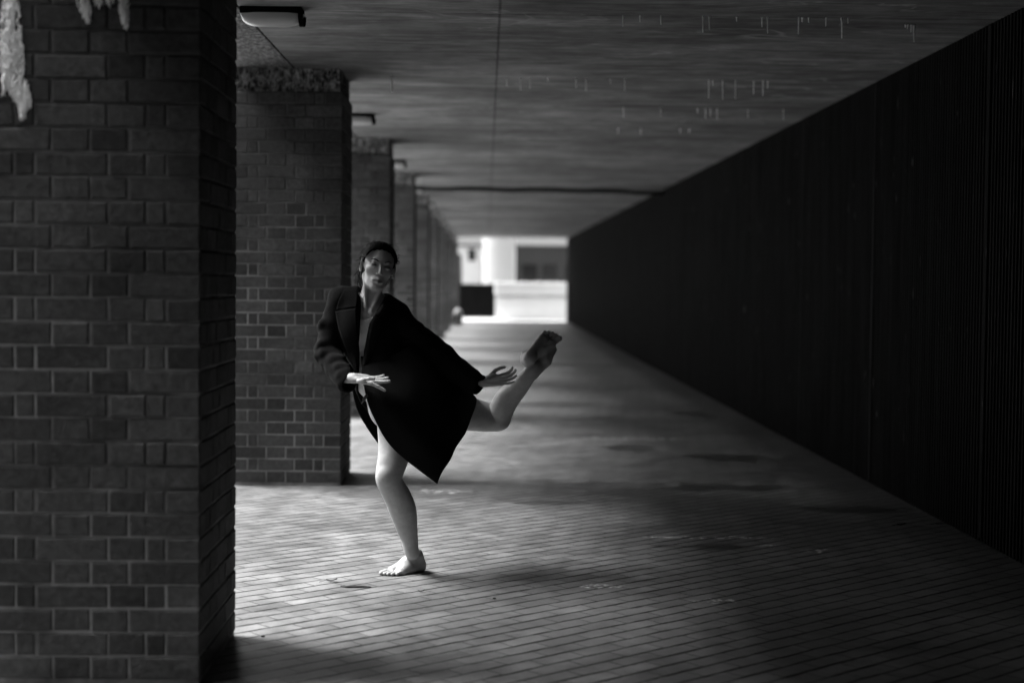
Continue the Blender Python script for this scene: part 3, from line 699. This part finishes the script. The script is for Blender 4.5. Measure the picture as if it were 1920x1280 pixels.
# lapels and collar lie on the coat
def patch(name, outline, lift=.012, lift2=.006, n=14):
    """outline: two px polylines (inner edge, outer edge) of equal length"""
    m = MB(); a, b = outline; K = 26
    def at(P, q):
        P = [np.array(x, float) for x in P]; return catm(P, q*(len(P)-1))
    for i in range(K+1):
        for j in range(n+1):
            p0, p1 = at(a, i/K), at(b, i/K); q = p0+(p1-p0)*j/n; c = on_coat(q[0], q[1], lift+(lift2-lift)*j/n*0+.004*math.sin(math.pi*j/n)); m.v.append(tuple(c-ROOT))
    v = np.array(m.v).reshape(K+1, n+1, 3)
    for it in range(4):      # soften
        w2 = v.copy(); w2[1:-1, 1:-1] = (v[:-2, 1:-1]+v[2:, 1:-1]+v[1:-1, :-2]+v[1:-1, 2:])/4; v = w2
    m.v = [tuple(x) for x in v.reshape(-1, 3)]
    for i in range(K):
        for j in range(n): k_ = i*(n+1)+j; m.f.append((k_, k_+1, k_+n+2, k_+n+1)); m.t.append(.5)
    o = m.build(name, M['coat'], cob, True); so = o.modifiers.new('solid', 'SOLIDIFY'); so.thickness = .007; so.offset = 0; return o
patch('lapel', ([(668, 578), (669, 610), (669, 650), (669, 698)], [(629, 584), (636, 617), (650, 655), (666, 700)]))
patch('lapel', ([(701, 592), (690, 618), (684, 648), (681, 684)], [(716, 600), (712, 622), (699, 650), (684, 686)]))
patch('collar', ([(669, 544), (670, 560), (669, 575)], [(646, 543), (636, 562), (631, 580)]))
patch('collar', ([(724, 553), (713, 570), (703, 590)], [(736, 556), (730, 580), (719, 597)]))
# sash end of the leotard hanging in the opening
m = MB(); pts = [V(688, 738, -.17), V(681, 748, -.175), (V(678, 756, -.175)), V(683, 750, -.18), V(690, 741, -.178)]
m.tube([tuple(p-ORG) for p in pts], [.004, .0045, .0035, .004, .003], 6); m.build('ribbon', M['ribbon'], dancer, True)
print('person built; body faces', len(me.polygons))
def blob(rx, ry, rz, seed, n=16):
    from mathutils import noise as mn
    m = MB()
    for i in range(n+1):
        for j in range(2*n):
            th = math.pi*i/n; ph = math.pi*j/n; p = Vector((math.sin(th)*math.cos(ph), math.sin(th)*math.sin(ph), math.cos(th))); q = 1+.18*mn.noise(p*1.7+Vector((seed, 0, 0)))
            m.v.append((p.x*rx*q, p.y*ry*q, p.z*rz*q))
    for i in range(n):
        for j in range(2*n): a = i*2*n+j; b = i*2*n+(j+1) % (2*n); m.f.append((a, a+2*n, b+2*n, b)); m.t.append(.5)
    return m
# ---------------------------------------------------------------- ceiling lamps
def cy2depth(ypx): return (HC-CAM_H)*CAM_F/(523-ypx)
def unproject(px, py, depth):
    """world point seen at photo pixel (px, py) on the plane y = depth"""
    d = CF + CR*((px-960)/CAM_F) - CU*((py-640)/CAM_F)
    return Vector((0, 0, CAM_H)) + d*(depth/d.y)
def lamp_proto():
    r_ = empty('ceiling_lamp'); tag(r_, 'x', 'ceiling lamp', 'bulkhead lamps along the ceiling beside the pillars')
    # black back plate
    bm_ = MB(); bm_.box(-.155, .155, -.07, .07, -.032, 0); o = bm_.build('base_plate', M['darkmetal'], r_)
    bv = o.modifiers.new('b', 'BEVEL'); bv.width = .004; bv.segments = 2
    # opal diffuser: half lens, wide across the passage
    m = MB(); NX, NT = 24, 14
    for i in range(NX+1):
        u = -1+2*i/NX; rr = max(0, 1-abs(u)**4)**.5
        for k in range(NT+1):
            a = math.pi*k/NT; m.v.append((.16*u, .072*math.cos(a)*(.35+.65*rr), -.030-.062*rr*math.sin(a)**.7 if 0 < k < NT else -.030))
    for i in range(NX):
        for k in range(NT): b = i*(NT+1)+k; m.f.append((b, b+1, b+NT+2, b+NT+1)); m.t.append(.5)
    m.build('diffuser', M['diffuser'], r_, True)
    # dark end clip on the right
    m = MB()
    pts = []
    for k in range(13):
        a = math.pi*k/12; pts.append((.15, .076*math.cos(a), -.030-.055*math.sin(a)**.8))
    for k in range(12):
        p, q = pts[k], pts[k+1]; m.poly([(p[0]-.012, p[1], p[2]), (q[0]-.012, q[1], q[2]), (q[0]+.012, q[1]*.9, q[2]), (p[0]+.012, p[1]*.9, p[2])])
    o = m.build('end_clip', M['darkmetal'], r_); so = o.modifiers.new('s', 'SOLIDIFY'); so.thickness = .004
    return r_
lp = lamp_proto()
LAMPL = ['nearest oval ceiling lamp, black base with pale opal cover, between the first two pillars', 'second ceiling lamp, half hidden behind the edge of the second pillar']
for i in range(9):
    if i == 0: o = lp
    else:
        o = lp.copy(); COL.objects.link(o)
        for ch in lp.children: c = ch.copy(); COL.objects.link(c); c.parent = o
    o.location = (-1.095, 7.98+i*SP, HC-.0005)
    o['label'] = LAMPL[i] if i < 2 else ORD[i]+' ceiling lamp of the row, seen beside the top of the '+ORD[i]+' pillar'
# ---------------------------------------------------------------- lime straws hanging from the ceiling joints
rows = [('nearest ceiling joint', 8.06, [(1162,20),(1193,12),(1232,17),(1311,30),(1322,25),(1374,8),(1422,18),(1431,30),(1490,31),(1497,8),(1509,9),(1541,16),(1571,38),(1582,10)]),
        ('second ceiling joint', 10.6, [(732,28),(946,15),(972,22),(989,18),(1022,6),(1075,16),(1094,22),(1139,9),(1166,22),(1324,33),(1331,10),(1350,35),(1373,34),(1408,25),(1425,28),(1434,14)]),
        ('third ceiling joint', 12.35, [(1164,18),(1234,15),(1303,8),(1318,18),(1327,14),(1340,20),(1398,16),(1464,18)]),
        ('fourth ceiling joint', 14.0, [(1155,10),(1197,12),(1271,8),(1288,7)]),
        ('spot by the right wall', 8.25, [(1706,32),(1700,14),(1694,8),(1690,5)])]
NTH = ['first', 'second', 'third', 'fourth', 'fifth', 'sixth', 'seventh', 'eighth', 'ninth', 'tenth', 'eleventh', 'twelfth', 'thirteenth', 'fourteenth', 'fifteenth', 'sixteenth']
for nm, dep, lst in rows:
    for q, (px, ln) in enumerate(sorted(lst)):
        s = CAM_F/dep; L_ = ln/s; x = (px-911.5)/s; r1 = rnd.uniform(.003, .0042)
        m = MB(); dx = rnd.uniform(-.002, .003)
        m.tube([(0, 0, .002), (dx*.3, 0, -L_*.3), (dx*.7, 0, -L_*.7), (dx, 0, -L_)], [r1*1.7, r1, r1*.9, r1*.7], 6)
        o = m.build('lime_straw', M['lime'], None, True); o.location = (x, dep+rnd.uniform(-.01, .01), HC)
        tag(o, ('long' if ln > 20 else 'short')+' lime straw, '+NTH[q]+' from the left at the '+nm, 'lime straw', 'lime straws hanging from the ceiling')
# conduit across the ceiling
m = MB(); pts = [(-1.2+.2*i, 23.0, HC-.034-(.012 if i % 5 in (2, 3) else 0)-max(0, (i-12))*.004) for i in range(20)]
m.tube(pts, [.03]*20, 10); tag(m.build('pipe', M['darkmetal'], None, True), 'dark pipe crossing the ceiling from the pillars to the fluted wall', 'pipe')
# lime runs on the near pillar
m = MB(); lr = random.Random(3); sc1 = CAM_F/D1
def runs(path, n):
    for i in range(n):
        q = lr.random(); k_ = q*(len(path)-1); a = int(k_); f_ = k_-a; cx, cy_, w = [path[a][t]*(1-f_)+path[a+1][t]*f_ for t in range(3)]
        u = lr.uniform(-1, 1); x0 = cx+u*w; ln = lr.uniform(14, 44)*(1-.3*abs(u)); pts = []; rr = []
        r0 = lr.uniform(.0013, .0036)*(1-.3*abs(u))
        for t in range(6):
            p = unproject(x0+2.2*math.sin(t*1.1+i)+(t-2.5)*lr.uniform(-.6, .6), cy_-ln/2+ln*t/5, D1); pts.append((p.x, p.y-D1-.002-lr.uniform(0, .004)*(1-abs(u)), p.z)); rr.append(r0*(math.sin(math.pi*(t+.7)/6.4)**.6)*lr.uniform(.8, 1.2))
        m.tube(pts, rr, 6)
runs([(20, -40, 12), (20, 0, 13), (20, 60, 21), (22, 100, 23), (24, 140, 21), (36, 172, 18), (47, 190, 12), (42, 210, 5)], 560)
runs([(10, 130, 5), (8, 170, 4)], 25)
runs([(152, -40, 10), (158, 10, 12), (166, 34, 3)], 75); runs([(186, -30, 8), (184, 4, 6)], 45); runs([(228, -40, 9), (232, 10, 10), (236, 40, 4)], 110); runs([(205, -30, 12), (206, -4, 9)], 50)
o = m.build('lime_crust', M['limecrust'], P1, True)
# ---------------------------------------------------------------- small litter on the floor
def litter(name, px, py, label, cat, build):
    p = floorpt(px, py); m = MB(); build(m); o = m.build(name, M['leaf'], None, True); o.location = (p.x, p.y, 0); tag(o, label, cat); return o
def leaf_shape(L_, W_, curl, ang):
    def f(m):
        n = 8
        for i in range(n+1):
            t = i/n; w = W_*math.sin(math.pi*t)**.8+.0006
            for s_ in (-1, -.5, 0, .5, 1):
                x = (t-.5)*L_; y = s_*w; z = .003+curl*(abs(t-.4)**1.5)+.004*s_*s_; m.v.append((x*math.cos(ang)-y*math.sin(ang), x*math.sin(ang)+y*math.cos(ang), z))
        for i in range(n):
            for j in range(4): b = i*5+j; m.f.append((b, b+1, b+6, b+5)); m.t.append(.5)
        m.tube([((-.5*L_)*math.cos(ang), (-.5*L_)*math.sin(ang), .003+curl*.25), ((-.5*L_-.03)*math.cos(ang), (-.5*L_-.03)*math.sin(ang)-.01, .002)], [.0012, .0009], 5)
    return f
litter('dry_leaf', 622, 1090, 'curled dry leaf on the paving left of the standing foot', 'leaf', leaf_shape(.05, .011, .02, .12))
litter('twig', 664, 1101, 'flat dark twig on the paving just below the curled dry leaf', 'twig', lambda m: (m.tube([(-.06, .01, .004), (-.03, -.004, .005), (0, .003, .004), (.035, -.003, .006), (.075, .002, .003)], [.003, .0055, .006, .005, .002], 6), m.tube([(-.02, 0, .005), (-.05, .025, .006)], [.002, .001], 5)))
def stone(r):
    def f(m):
        b_ = blob(r, r*.8, r*.5, 5, 6); m.v = [(x, y, z+r*.4) for x, y, z in b_.v]; m.f = b_.f; m.t = b_.t
    return f
litter('pebble', 493, 1193, 'small dark pebble near the foot of the nearest pillar', 'pebble', stone(.008))
litter('pebble', 927, 1122, 'tiny dark pebble on the paving right of the foot', 'pebble', stone(.007))
litter('dry_leaf', 790, 1110, 'small crumpled leaf scrap below the heel of the standing foot', 'leaf', leaf_shape(.03, .008, .015, .1))
litter('dry_leaf', 1690, 985, 'pale leaf lying in the dark by the fluted wall', 'leaf', leaf_shape(.05, .014, .02, .1))
litter('dry_leaf', 1765, 983, 'pale scrap of leaf against the foot of the fluted wall', 'leaf', leaf_shape(.07, .012, .01, .05))
# ---------------------------------------------------------------- far end
r_ = empty('parapet', (0, YEND+1.2, 0)); tag(r_, 'bright white low wall with a grooved cap closing the right of the far end', 'low wall')
m = MB(); m.box(.30, 5.5, 0, .45, 0, .75); m.build('wall', M['white'], r_); m = MB(); m.box(.33, 5.5, .05, .42, .75, .87); m.build('groove', M['pale'], r_)
m = MB(); m.box(.27, 5.5, -.08, .53, .87, 1.27); o = m.build('cap', M['white'], r_); bv = o.modifiers.new('b', 'BEVEL'); bv.width = .03; bv.segments = 3
r_ = empty('metal_cabinet', (-.32, YEND+2.2, 0)); tag(r_, 'square black metal cabinet at the left of the far end', 'cabinet')
m = MB(); m.box(-.62, .62, 0, .8, 0.04, 1.17); o = m.build('body', M['darkmetal'], r_); bv = o.modifiers.new('b', 'BEVEL'); bv.width = .02
m = MB(); m.box(-.6, -.01, -.02, -.002, .08, 1.12); m.box(.01, .6, -.02, -.002, .08, 1.12); m.build('door', M['darkmetal'], r_)
m = MB(); m.box(-.66, .66, -.04, .84, 1.17, 1.2); m.build('lid', M['darkmetal'], r_)
# pale rounded stone at the foot of the last pillar
o = blob(.17, .2, .25, 3).build('boulder', M['pale'], None, True); o.location = (-.86, 46.3, .22); tag(o, 'pale rounded boulder standing at the foot of the far pillars', 'boulder')
# column
r_ = empty('round_column', (.45, 60, 0)); tag(r_, 'thick pale round column standing in the light beyond the low wall', 'column')
m = MB(); m.tube([(0, 0, 0), (0, 0, 6)], [.62, .62], 40); m.build('shaft', M['column'], r_, False)
m = MB(); m.box(-.75, .75, -.75, .75, 6, 6.4); m.build('capital', M['white'], r_)
# dark building at right
r_ = empty('office_block', (0, 66, 0)); tag(r_, 'dark grey building with wide windows behind the white low wall', 'building')
m = MB(); m.box(1.2, 12, 0, 10, 0, 2.72); m.build('wall', M['facade'], r_)
for x in (1.5, 2.35, 3.3, 4.3): m = MB(); m.box(x, x+.62, -.03, .05, .9, 2.0); m.build('window', M['window'], r_)
m = MB(); m.box(1.15, 12.1, -.3, 10, 2.72, 2.8); m.build('roof', M['facade'], r_)
m = MB(); m.box(1.1, 1.2, -.1, .1, 0, 2.9); m.build('corner_post', M['white'], r_)
# pale house at left
r_ = empty('pale_house', (0, 72, 0)); tag(r_, 'pale house with one dark window seen past the last pillar', 'house')
m = MB(); m.box(-9, -.28, 0, 8, 0, 2.85); m.build('wall', M['house'], r_)
m = MB(); m.box(-.86, -.52, -.05, .05, 2.2, 2.72); m.build('window', M['window'], r_)
m = MB(); m.box(-9.2, -.2, -.2, 8.2, 2.85, 2.95); m.build('roof', M['facade'], r_)
r_ = MB(); r_.v = [(-2.6, 0, 0), (-.95, 0, 0), (-1.0, 0, 2.3), (-2.6, 0, 3.2), (-2.6, .4, 0), (-.95, .4, 0), (-1.0, .4, 2.3), (-2.6, .4, 3.2)]
r_.f = [(0,1,2,3),(7,6,5,4),(0,4,5,1),(1,5,6,2),(2,6,7,3),(3,7,4,0)]; r_.t = [.5]*6
o = r_.build('sloping_wall', M['facade']); o.location = (0, 62, 0); tag(o, 'grey wall with a sloping top beside the far left pillar', 'wall')
